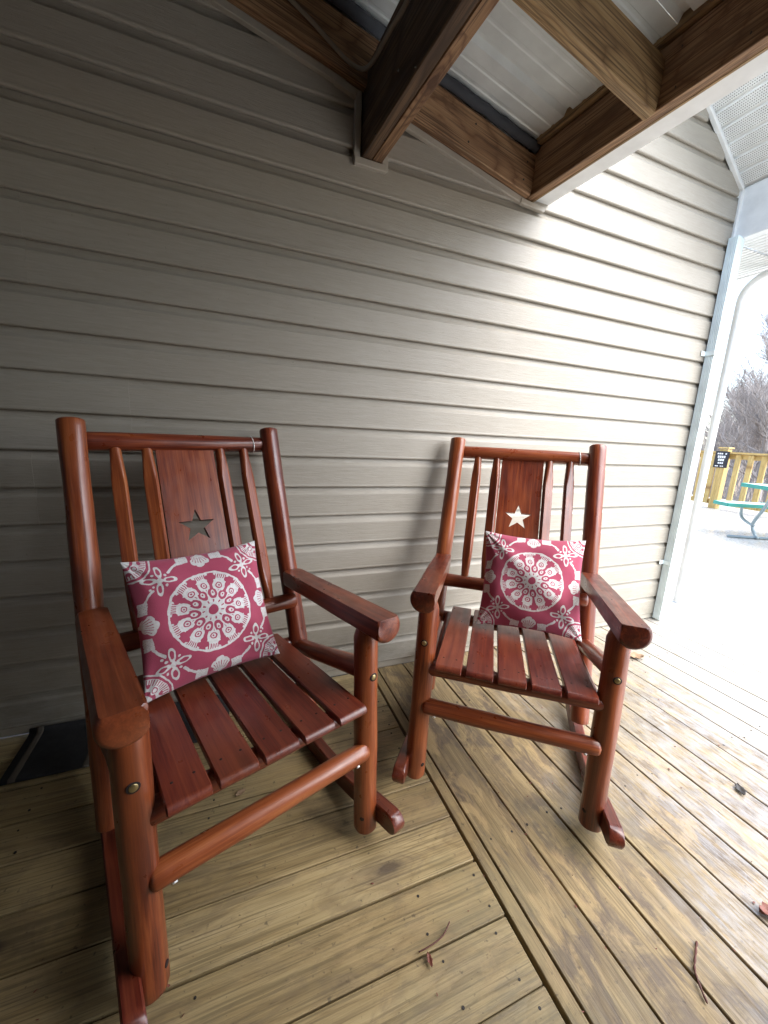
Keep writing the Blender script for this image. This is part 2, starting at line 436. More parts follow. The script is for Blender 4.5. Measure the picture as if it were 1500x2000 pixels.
# joists, and an added dark sheet that paints shade into the board gaps
for i, yj in enumerate([-.35, -.9, -1.45, -2.0, -2.55]):
    bar('joist', (.31, yj, -TH - .075), (11, yj, -TH - .075), .04, .14, DARKW, deck, n=4)
for xj in (-2.4, -1.9, -1.4, -.9, -.4, .1):
    bar('joist', (xj, -4.6, -TH - .075), (xj, -.01, -TH - .075), .04, .14, DARKW, deck, n=4)
so_ = bar('gap_backing', (-3.3, 1, -.30), (11.2, 1, -.30), 11.6, .02, GAPM, deck)
so_.name = 'under_deck_shade_sheet'
# screw heads: hundreds of small dark dots in pairs along the joists
def screws():
    V, F = [], []
    def dot(x, y):
        b = len(V); r = random.uniform(.0026, .0036)
        for j in range(8): V.append((x + r * math.cos(j * math.pi / 4), y + r * math.sin(j * math.pi / 4), .0006))
        for j in range(8): V.append((x + r * math.cos(j * math.pi / 4), y + r * math.sin(j * math.pi / 4), -.003))
        F.append(tuple(b + j for j in range(8)))
        for j in range(8): F.append((b + j, b + 8 + j, b + 8 + (j + 1) % 8, b + (j + 1) % 8))
    for k in range(0, 15):
        yc = -.0075 - PY * (k + .5)
        for xj in (-.9, -.4, .1, .26):
            for s in (-1, 1): dot(xj + random.uniform(-.012, .012), yc + s * .038 + random.uniform(-.006, .006))
    x = .3445
    while x < 3.6:
        for yj in (-.35, -.9, -1.45, -2.0):
            for s in (-1, 1): dot(x + .0708 + s * .04 + random.uniform(-.006, .006), yj + random.uniform(-.012, .012))
        x += .1415
    o = link('screw_heads', mesh('screw_heads', V, F), SCREW, deck); o['kind'] = 'stuff'
screws()

# ------------------------------------------------------------------ house wall (gable end)
house = thing('house_wall', 'tan vinyl sided house wall behind the two rocking chairs', 'wall', (0, 0, 0))
PZ = .127; Z0 = .040
PROF = [(-.004, .0), (-.014, -.0015), (-.0185, .0005), (-.0202, .004), (-.0200, .008), (-.0192, .012), (-.0182, .092), (-.0172, .0955), (-.0145, .0985), (-.0112, .1025), (-.0080, .1085), (-.0055, .1165), (-.004, .1235), (-.003, .1305)]
def rake_x(z): return 2.402 - (z - 2.624) / .697
def side_course(k, xa, xb, proud):
    z = Z0 + PZ * k
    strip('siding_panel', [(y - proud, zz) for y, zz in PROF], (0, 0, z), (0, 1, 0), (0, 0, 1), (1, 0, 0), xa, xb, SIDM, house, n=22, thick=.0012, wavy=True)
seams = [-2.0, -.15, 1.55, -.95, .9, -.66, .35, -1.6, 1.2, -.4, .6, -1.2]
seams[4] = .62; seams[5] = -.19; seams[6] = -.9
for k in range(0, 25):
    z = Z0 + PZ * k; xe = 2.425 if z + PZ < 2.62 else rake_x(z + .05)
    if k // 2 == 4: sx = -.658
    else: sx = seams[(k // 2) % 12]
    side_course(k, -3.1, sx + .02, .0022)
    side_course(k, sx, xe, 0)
bar('starter_strip', (-3.1, -.006, .022), (2.42, -.006, .022), .012, .036, TRIMM, house)
bar('wall_sheathing', (-3.1, .06, 1.62), (2.42, .06, 1.62), .11, 3.2, TRIMM, house)
# side wall of the house beyond the corner
for k in range(0, 19):
    z = Z0 + PZ * k
    strip('siding_panel', [(-(y), zz) for y, zz in PROF], (2.425, 0, z), (1, 0, 0), (0, 0, 1), (0, 1, 0), .02, 5.5, SIDM, house, n=2, thick=.0012)
# corner post
prism('corner_post', [(-.030, -.022), (.016, -.022), (.016, .075), (.008, .075), (.008, -.012), (-.030, -.012)], (2.425, 0, 0), (1, 0, 0), (0, 1, 0), (0, 0, 1), .004, 2.36, TRIMM, house)
# downspout with corrugation
def downspout():
    a, b = .032, .023; poly = []
    def side(x0, y0, x1, y1, nx, ny, n=5):
        for i in range(n):
            for f, q in ((0, 0), (.25, 1), (.75, 1), (1.0, 0)):
                t = (i + f * .9) / n
                poly.append((x0 + (x1 - x0) * t + nx * q * .0035, y0 + (y1 - y0) * t + ny * q * .0035))
    side(-a, -b, a, -b, 0, 1); side(a, -b, a, b, -1, 0); side(a, b, -a, b, 0, -1); side(-a, b, -a, -b, 1, 0)
    d = prism('downspout', poly, (2.405, -.048, 0), (1, 0, 0), (0, 1, 0), (0, 0, 1), .012, 2.36, DOWN, house)
    for z in (.40, 1.72):
        prism('strap', [(-.035, -.026), (.035, -.026), (.035, .024), (.0335, .024), (.0335, -.0245), (-.0335, -.0245), (-.0335, .024), (-.035, .024)], (2.405, -.048, 0), (1, 0, 0), (0, 1, 0), (0, 0, 1), z, z + .028, DOWN, d)
        bar('strap', (2.335, -.0235, z + .014), (2.371, -.0235, z + .014), .003, .028, DOWN, d)
downspout()
# rake soffit: perforated panels under the sloping overhang
ra = Vector((2.402 - 1.6, 0, 2.624 + 1.6 * .697)); rb = Vector((2.402, 0, 2.624)); rd = (rb - ra).normalized(); rn = Vector((.572, 0, .820))
def soffit():
    Lr = (rb - ra).length; OV = .42
    y0 = -.022
    # each vee panel is .1 m wide, solid channel between perforated fields
    pw = .085; n = int(Lr / pw)
    for i in range(n):
        t1 = Lr - i * pw; t0 = t1 - pw
        if i > 11: break
        V, F = [], []
        def P(t, y, h): return ra + rd * t + Vector((0, y, 0)) + rn * h
        prof = [(t0 + .0005, .007), (t0 + .006, .007), (t0 + .010, 0), (t1 - .010, 0), (t1 - .006, .007), (t1 - .0005, .007)]
        m = len(prof)
        for y in (y0, y0 - OV):
            for (t, h) in prof: V.append(P(t, y, h))
        F = [(j, j + 1, m + j + 1, m + j) for j in range(m - 1)]
        so = link('soffit_panel', mesh('soffit_panel', V, F), SOFW, house)
        md = so.modifiers.new('s', 'SOLIDIFY'); md.thickness = .0012
        # perforations
        V, F = [], []
        rows = 6
        for r in range(rows):
            t = t0 + .016 + (pw - .032) * r / (rows - 1)
            y = y0 - .012 - (r % 2) * .0045
            while y > y0 - OV + .01:
                b = len(V)
                for q in range(6):
                    th = q * math.pi / 3; V.append(P(t + .0021 * math.cos(th), y + .0021 * math.sin(th), -.0009))
                    
                for q in range(6):
                    th = q * math.pi / 3; V.append(P(t + .0021 * math.cos(th), y + .0021 * math.sin(th), .0005))
                F.append(tuple(b + q for q in range(6)))
                for q in range(6): F.append((b + q, b + (q + 1) % 6, b + 6 + (q + 1) % 6, b + 6 + q))
                y -= .009
        ho = link('perforations', mesh('perforations', V, F), HOLE, so); ho['kind'] = 'stuff'
    # J trim along the siding
    bar('soffit_trim', ra + Vector((0, -.024, -.012)), rb + Vector((0, -.024, -.012)), .022, .02, SOFW, house)
    # roof deck above
    bar('roof_overhang', (ra + rb) / 2 - rd * .9 + Vector((0, -.2, .0)) + rn * .06, rb + Vector((0, -.2, 0)) + rn * .06 + rd * .5, .48, .08, WHITE, house)
    # eave return box and its fascia
    bar('eave_box', (2.66, -.46, 2.488), (2.66, -.02, 2.488), .48, .27, WHITE, house, bev=.003)
    bar('eave_trim', (2.412, -.024, 2.355), (2.412, -.024, 2.615), .022, .014, SOFW, house)
    bar('eave_soffit', (2.72, -.015, 2.352), (2.72, 5.6, 2.352), .56, .012, SOFW, house)
    for i in range(14):
        bar('soffit_groove', (2.46 + i * .038, -.46, 2.3445), (2.46 + i * .038, 5.4, 2.3445), .006, .0035, SOFW, house, bev=.0008)
    bar('eave_fascia', (3.01, -.46, 2.42), (3.01, 5.6, 2.42), .02, .16, WHITE, house)
    bar('gutter', (3.08, -.46, 2.43), (3.08, 5.6, 2.43), .12, .11, WHITE, house, bev=.01)
soffit()

# ------------------------------------------------------------------ porch roof (lean-to, slopes down to the right)
porch = thing('porch_roof', 'lean-to porch roof of brown lumber under pale ribbed metal overhead', 'porch roof', (0, 0, 2.4))
porch.location = (0, 0, 0)
SL = -.213; SK = -.085
def zb(x): return 2.410 + SL * x          # underside of rafters
ul = Vector((1, 0, SL)).normalized(); un = Vector((-SL, 0, 1)).normalized()
XL = -3.1
# doubled main beam
for s, m in ((-1, BEAMD), (1, BEAMM)):  # left board gets the darker copy: its shade is put into the colour
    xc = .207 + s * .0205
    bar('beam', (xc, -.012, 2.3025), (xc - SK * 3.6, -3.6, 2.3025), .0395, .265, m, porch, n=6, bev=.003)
bar('beam', (-2.3, -.012, 2.60), (-2.3, -3.6, 2.60), .08, .235, BEAMM, porch, n=4)
# rafters parallel to the wall; the first lies on the wall
def rafter(y, mat, xa=XL, xb=.925):
    sx = -SK * (-y) * 1.0
    xb2 = xb + (-y) * .085
    p0 = Vector((xa, y, zb(xa))) + un * .075; p1 = Vector((xb2, y, zb(xb2) )) + un * .075
    bar('rafter', p0, p1, .038, .150, mat, porch, side=(0, 1, 0), n=8, bev=.003)
rafter(-.042, BEAMM)
rafter(-.556, BEAML)
for y in (-1.17, -1.78, -2.39, -3.0, -3.58): rafter(y, BEAMM)
# rim board, its upper piece, and white fascia
def rim(x, w, z, h, m, name):
    bar(name, (x, -.010, z), (x - SK * 3.6, -3.6, z), w, h, m, porch, n=6, bev=.002)
rim(.950, .038, 2.300, .17, BEAMM, 'rim_board')
rim(.972, .012, 2.288, .15, BEAML, 'rim_facing')
rim(.925, .030, 2.4185, .060, BEAML, 'purlin')
rim(1.0235, .085, 2.292, .135, WHITE, 'white_fascia')
rim(-.75, .038, 2.751, .038, BEAML, 'purlin')
# ribbed roofing panels
def roofing():
    y = -.012; pw = .60; i = 0
    while y > -3.9:
        V, F = [], []
        prof = []
        t = 0
        while t < pw - .001:
            big = (abs((t % .20)) < .001)
            if big: prof += [(t, 0), (t + .012, .018), (t + .030, .018), (t + .042, 0), (t + .078, 0), (t + .082, .003), (t + .092, .003), (t + .096, 0), (t + .138, 0), (t + .142, .003), (t + .152, .003), (t + .156, 0)]
            t += .20
        prof.append((pw, 0))
        m = len(prof)
        for xx in (XL, 1.06):
            for (t, h) in prof:
                V.append(Vector((xx, y - t, zb(xx))) + un * (.192 + h + (.0013 if i % 2 else 0)))
        F = [(j, j + 1, m + j + 1, m + j) for j in range(m - 1)]
        o = link('roof_panel', mesh('roof_panel', V, F), ROOFM, porch)
        md = o.modifiers.new('s', 'SOLIDIFY'); md.thickness = .0008
        y -= pw; i += 1
roofing()
for (a, b) in ((XL, .19), (.20, .90)):
    pts = []
    for i in range(24):
        xx = a + (b - a) * i / 23
        pts.append(Vector((xx, -.069 + .002 * math.sin(i * 1.7), zb(xx))) + un * (.170 + .0015 * math.sin(i * 2.3)))
    tube('foam_strip', pts, .018, FOAM, porch, 10)
# J-channel trims framing rafter and beam end on the siding
def jtrim(p0, p1, w=.024):
    bar('trim_channel', p0, p1, .020, w, TRIMM, porch, side=(0, 1, 0), bev=.002)
yT = -.026
jtrim((XL, yT, zb(XL) - .014), (.10, yT, zb(.10) - .014)); jtrim((.062, yT - .002, zb(.06) - .018), (.142, yT - .002, zb(.14) - .022), .026)
jtrim((.150, yT, 2.148), (.150, yT, 2.372)); jtrim((.140, yT - .003, 2.154), (.270, yT - .003, 2.154)); jtrim((.262, yT - .001, 2.146), (.262, yT - .001, 2.196))
jtrim((.262, yT, zb(.262) - .014), (.935, yT, zb(.935) - .014)); jtrim((.90, yT - .003, 2.200), (1.035, yT - .003, 2.190), .02)
def nails():
    V, F = [], []
    def dot(p, ax, ay, nrm, r=.004):
        p, ax, ay, nrm = Vector(p), Vector(ax), Vector(ay), Vector(nrm); b = len(V)
        for h in (.0008, -.002):
            for j in range(8): V.append(p + ax * (r * math.cos(j * math.pi / 4)) + ay * (r * math.sin(j * math.pi / 4)) + nrm * h)
        F.append(tuple(b + j for j in range(8)))
        for j in range(8): F.append((b + j, b + (j + 1) % 8, b + 8 + (j + 1) % 8, b + 8 + j))
    for yy in (-.14, -.42, -.70, -.98, -1.26):
        for o in (.187, .226): dot((o - SK * -yy * -1 + random.uniform(-.006, .006), yy + random.uniform(-.02, .02), 2.17), (1, 0, 0), (0, 1, 0), (0, 0, -1), .003)
    for xx in (.88, .60, .32):
        for q in (.04, .11): dot(Vector((xx + random.uniform(-.01, .01), -.061, zb(xx))) + un * q, ul, un, (0, -1, 0))
    for yy in (-.10, -.30, -.49, -.62, -.80, -1.0):
        for zz in (2.25, 2.34): dot((.931 - SK * -yy, yy, zz + random.uniform(-.01, .01)), (0, 1, 0), (0, 0, 1), (-1, 0, 0))
    o = link('nail_heads', mesh('nail_heads', V, F), SCREW, porch); o['kind'] = 'stuff'
nails()
# posts that carry the roof on the yard side (out of frame)
for (px, py) in ((1.14, -3.5), (.51, -3.5)):
    bar('post', (px, py, .002), (px, py, 2.165), .09, .09, BEAML, porch, side=(1, 0, 0))

# cord draped at the beam end
cp = [(-.22, -.068, 2.59), (-.14, -.067, 2.546), (-.10, -.066, 2.519), (-.033, -.066, 2.487), (.036, -.066, 2.449), (.091, -.067, 2.419), (.128, -.072, 2.406),
      (.150, -.095, 2.392), (.156, -.16, 2.366), (.156, -.244, 2.344), (.159, -.309, 2.336), (.166, -.368, 2.331), (.170, -.412, 2.329), (.180, -.52, 2.34), (.20, -.70, 2.36)]
def smoothpts(p, n=6):
    p = [Vector(q) for q in p]; out = []
    for i in range(len(p) - 1):
        a, b, c, d = p[max(i - 1, 0)], p[i], p[i + 1], p[min(i + 2, len(p) - 1)]
        for k in range(n):
            t = k / n
            out.append(.5 * ((2 * b) + (c - a) * t + (2 * a - 5 * b + 4 * c - d) * t * t + (3 * b - a - 3 * c + d) * t ** 3))
    out.append(p[-1]); return out
c_ = tube('cord', smoothpts(cp), .0065, CORDM, None, 8)
tag(c_, 'thin tan cord draped over the dark beam at the wall', 'cord')

BWX = 1.15
# unseen board walls added to keep light out, left and behind the camera
side_w = thing('added_shade_wall_left', 'unseen dark board wall added to shade the left end of the porch', 'wall', (-1.75, 0, 0))
for k in range(0, 15):
    bar('board', (-.03, -.10 - k * .142, .002), (-.03, -.10 - k * .142, 2.72), .138, .024, DARKW, side_w, side=(0, 1, 0))
back_w = thing('added_shade_wall_back', 'unseen dark board wall added behind the camera to block light from the porch', 'wall', (0, -2.22, 0))
k = 0
while -1.66 + k * .142 < BWX:
    x = -1.66 + k * .142
    bar('board', (x, 0, .002), (x, 0, min(2.72, zb(x) + .02)), .138, .024, DARKW, back_w, side=(1, 0, 0)); k += 1

# ------------------------------------------------------------------ rocking chair
TILT = -.058
ct, st = math.cos(TILT), math.sin(TILT)
def T(p): return Vector((p[0], p[1] * ct - p[2] * st, .035 + p[1] * st + p[2] * ct))
def rocking_chair():
    r = thing('rocking_chair', '', 'rocking chair')
    for s in (-1, 1):
        log('front_leg', T((s * .272, 0, 0)), T((s * .270, -.002, .628)), .0335, .0325, REDL, r, ends=.006, taper1=.022)
        log('back_post', T((s * .302, .372, .085)), T((s * .289, .641, 1.163)), .0335, .0325, REDL if s < 0 else RED, r, ends=.005, rings=14)
        # armrest: log planed flat on top and inside
        p0, p1 = T((s * .277, -.088, .646)), T((s * .290, .475, .633))
        d, a, b = frame_from(p1 - p0)
        ang = lambda v: math.atan2(v.dot(b), v.dot(a))
        inn = Vector((-s, 0, 0))
        log('armrest', p0, p1,  .042, .040, RED, r, ends=.009, flat=[(ang(Vector((0, 0, 1))), .024), (ang(inn), .033)], seg=48, wob=.0008)
        log('side_rail', T((s * .272, .01, .492)), T((s * .296, .44, .372)), .028, .026, RED, r, ends=.003)
        log('seat_side_rail', T((s * .232, -.01, .396)), T((s * .236, .46, .385)), .021, .021, REDD, r, ends=.003)
        # bolt on a near-black disc that paints its shaded counterbore on the leg front
        q0, q1 = T((s * .272, -.0332, .487)), T((s * .272, -.0352, .487))
        h = log('bolt_hole_disc', T((s * .272, -.028, .487)), T((s * .272, -.0347, .487)), .0115, .0115, DARKH, r, seg=20, ends=.0006, rings=1, wob=0)
        log('bolt', T((s * .272, -.03, .487)), T((s * .272, -.0362, .487)), .0078, .0078, BRASS, h, seg=14, ends=.0012, rings=1, wob=0)
        h = log('bolt_hole_disc', T((s * .250, -.0165, .055)), T((s * .2444, -.0207, .055)), .0065, .0065, DARKH, r, seg=16, ends=.0006, rings=1, wob=0)
        # rocker runner
        V, F, G = [], [], []; xw = .019; hh = .029
        xc = s * .3085
        ys = [-.105 + .029 * (1 - math.cos(math.pi / 2 * q / 6)) for q in range(6)] + [-.076 + (.77 + .076) * q / 24 for q in range(25)] + [.77 + .029 * math.sin(math.pi / 2 * q / 4) for q in range(1, 5)]
        N = len(ys) - 1
        for i, y in enumerate(ys):
            zc = .0318 + .46 * (y - .33) ** 2
            if y < 0: zc = .0318 + .46 * .1089 + .19 * (-y) * 1.15
            sl = .92 * (y - .33)
            e = 1.0
            if y < -.076: e = max(.12, math.sqrt(max(0, 1 - ((-.076 - y) / .029) ** 2)))
            if y > .77: e = max(.12, math.sqrt(max(0, 1 - ((y - .77) / .029) ** 2)))
            hN = hh * e
            bq = min(.004, hN * .5)
            for (u, w) in ((-xw, -hN + bq), (-xw + .004, -hN), (xw - .004, -hN), (xw, -hN + bq), (xw, hN - bq), (xw - .004, hN), (-xw + .004, hN), (-xw, hN - bq)):
                V.append((xc + u, y - w * sl * .6, zc + w)); G.append((y, u, w))
        for i in range(N):
            for j in range(8):
                k = (j + 1) % 8; F.append((i * 8 + j, i * 8 + k, (i + 1) * 8 + k, (i + 1) * 8 + j))
        F.append(tuple(range(7, -1, -1))); F.append(tuple(N * 8 + j for j in range(8)))
        link('rocker', mesh('rocker', V, F, G), REDD, r, 'auto')
    log('top_rail', T((-.272, .648, 1.105)), T((.272, .648, 1.105)), .0275, .0275, RED, r, ends=.010)
    log('lower_rail', T((-.285, .440, .556)), T((.285, .440, .556)), .0265, .0265, RED, r)
    log('seat_rail', T((-.262, -.004, .396)), T((.262, -.004, .396)), .0245, .0245, RED, r, ends=.012, flat=[(0, 1)])
    log('rear_seat_rail', T((-.285, .462, .382)), T((.285, .462, .382)), .024, .024, RED, r)
    sr = log('stretcher', T((-.262, -.018, .266)), T((.262, -.018, .266)), .0255, .0245, REDL, r, ends=.010)
    log('plug', T((.221, -.032, .2475)), T((.221, -.0365, .2446)), .0050, .005, PLUG, sr, seg=12, ends=.001, rings=1, wob=0)
    log('plug', T((-.221, -.032, .2475)), T((-.221, -.0365, .2446)), .0050, .005, PLUG, sr, seg=12, ends=.001, rings=1, wob=0)
    # spindles, each with a planed facet
    a0, a1 = Vector((0, .446, .566)), Vector((0, .643, 1.092))
    for xs in (-.192, -.110, .110, .192):
        p0, p1 = T((xs, a0.y, a0.z)), T((xs * 1.0, a1.y, a1.z))
        d, a, b = frame_from(p1 - p0); fa = math.atan2(Vector((.35 if xs > 0 else -.35, -1, 0)).dot(b), Vector((.35 if xs > 0 else -.35, -1, 0)).dot(a))
        L = (p1 - p0).length; seg = 24; V, F, G = [], [], []; n = 24
        for i in range(n + 1):
            t = i / n; e = min(1, t / .22, (1 - t) / .22); e = e * e * (3 - 2 * e); R = .0150 + .0055 * e
            lim = .0150 - .002 * e
            for j in range(seg):
                th = 2 * math.pi * j / seg; u, w = R * math.cos(th), R * math.sin(th)
                dd = u * math.cos(fa) + w * math.sin(fa)
                if dd > lim: u -= (dd - lim) * math.cos(fa); w -= (dd - lim) * math.sin(fa)
                V.append(p0 + d * (L * t) + a * u + b * w); G.append((L * t, u, w))
        for i in range(n):
            for j in range(seg):
                k = (j + 1) % seg; F.append((i * seg + j, i * seg + k, (i + 1) * seg + k, (i + 1) * seg + j))
        F.append(tuple(range(seg - 1, -1, -1))); F.append(tuple(n * seg + j for j in range(seg)))
        link('spindle', mesh('spindle', V, F, G), REDL, r, 'auto')
    # back panel with a star cut through
    hw = .087; L = (a1 - a0).length; dirv = (a1 - a0).normalized(); nv = Vector((0, -dirv.z, dirv.y))
    sc = .292; R1, R2 = .056, .0225
    star = []
    for i in range(10):
        th = math.pi / 2 + i * math.pi / 5; R = R1 if i % 2 == 0 else R2
        star.append((R * math.cos(th), sc + R * math.sin(th)))
    outer = [(-hw, 0), (hw, 0), (hw, L), (-hw, L)]
    bm = bmesh.new(); hh = .009
    vo = [bm.verts.new((p[0], p[1], 0)) for p in outer]; vs = [bm.verts.new((p[0], p[1], 0)) for p in star]
    es = [bm.edges.new((vo[i], vo[(i + 1) % 4])) for i in range(4)] + [bm.edges.new((vs[i], vs[(i + 1) % 10])) for i in range(10)]
    bmesh.ops.triangle_fill(bm, use_beauty=True, edges=es)
    # drop faces inside the star if any
    for f in list(bm.faces):
        c = f.calc_center_median(); x, y = c.x, c.y - sc; rr = math.hypot(x, y)
        if all(v in vs for v in f.verts):
            a = (math.atan2(y, x) - math.pi / 2) % (2 * math.pi / 5); a = min(a, 2 * math.pi / 5 - a)
            t = a / (math.pi / 5)
            # inside test by polygon
            ins = False; j = 9
            for i in range(10):
                xi, yi = star[i]; xj, yj = star[j]
                if (yi > c.y) != (yj > c.y) and c.x < (xj - xi) * (c.y - yi) / (yj - yi) + xi: ins = not ins
                j = i
            if ins: bm.faces.remove(f)
    ex = bmesh.ops.extrude_face_region(bm, geom=list(bm.faces))
    for v in [g for g in ex['geom'] if isinstance(g, bmesh.types.BMVert)]: v.co.z = 2 * hh
    bmesh.ops.recalc_face_normals(bm, faces=bm.faces)
    me = bpy.data.meshes.new('back_panel'); bm.to_mesh(me); bm.free()
    G = []
    for v in me.vertices:
        x, y, z = v.co; G.append((y, x, z)); q = a0 + dirv * y + nv * (z - hh - .004); v.co = T((x, q.y, q.z))
    at = me.attributes.new('gc', 'FLOAT_VECTOR', 'POINT'); at.data.foreach_set('vector', np.array(G, dtype=np.float32).ravel())
    bm = bmesh.new(); bm.from_mesh(me); bmesh.ops.recalc_face_normals(bm, faces=bm.faces); bm.to_mesh(me); bm.free()
    link('back_panel', me, RED, r)
    # seat slats with rounded front edges
    for i, (xa, xb) in enumerate([(-.2295, -.149), (-.1365, -.0555), (-.0430, .0380), (.0505, .1320), (.1450, .2270)]):
        prof = []
        zt = lambda y: .440 - .015 * (y + .06)
        ys0, ys1 = -.068, .468; th = .019
        N = 7
        for q in range(N + 1):
            a = math.pi * q / N / 2
            prof.append((ys0 + .013 * (1 - math.sin(a)), zt(ys0) - .013 + .013 * math.cos(a) * 1.0))
        prof = [(ys0 + .013 * (1 - math.sin(math.pi / 2 * q / N)), zt(ys0) - .015 * (1 - math.cos(math.pi / 2 * q / N))) for q in range(N + 1)]
        poly = list(prof) + [(ys0 + .002, zt(ys0) - th), (ys1, zt(ys1) - th), (ys1, zt(ys1))]
        n = len(poly); V, F, G = [], [], []; bv = .0025
        for (xx, ins) in ((xa, bv), (xa + bv, 0), (xb - bv, 0), (xb, bv)):
            cy = sum(p[0] for p in poly) / n; cz = (zt(0) - th / 2)
            for (y, z) in poly:
                zz = z - math.copysign(ins, z - (zt(y) - th / 2)); yy = y + (ins if y < 0 else -ins)
                V.append(T((xx, yy, zz))); G.append((y, xx, z))
        for a in range(3):
            for j in range(n): F.append((a * n + j, a * n + (j + 1) % n, (a + 1) * n + (j + 1) % n, (a + 1) * n + j))
        F.append(tuple(range(n - 1, -1, -1))); F.append(tuple(3 * n + j for j in range(n)))
        me = mesh('seat_slat', V, F, G); bm = bmesh.new(); bm.from_mesh(me); bmesh.ops.recalc_face_normals(bm, faces=bm.faces); bm.to_mesh(me); bm.free()
        sl = link('seat_slat', me, REDD, r, 'auto')
        for xs in (xa + .02, xb - .02):
            z = zt(-.008)
            log('screw_hole', T((xs, -.008, z - .003)), T((xs, -.008, z + .0006)), .0030, .003, DARKH, sl, seg=8, ends=.0003, rings=1, wob=0)
    # white tag loop round the top rail
    d, a, b = frame_from(Vector((1, 0, 0)))
    pts = [T((.226 + .003 * math.sin(j * math.pi * 2 / 28), .648, 1.105)) + a * (.0290 * math.cos(j * math.pi * 2 / 28)) + b * (.0290 * math.sin(j * math.pi * 2 / 28)) for j in range(29)]
    tl = tube('tie', pts, .0018, PLUG, r, 6); tl['label'] = 'thin white tie looped round the top rail'
    return r
chair1 = rocking_chair()
def copy_tree(o, parent=None):
    c = o.copy(); COL.objects.link(c); c.parent = parent
    for ch in list(o.children): copy_tree(ch, c)
    return c
chair2 = copy_tree(chair1)
for c, x, y, yaw, lab in ((chair1, -.233, -.855, .323, 'nearer red-brown log rocking chair in the shade, its star cutout showing grey siding'),
                          (chair2, .457, -.819, -.655, 'farther red-brown log rocking chair by the wet bright boards, its star cutout glowing white')):
    c.location = (x, y, 0); c.rotation_euler = (0, 0, yaw); c['label'] = lab; c['group'] = 'log rocking chairs against the wall'

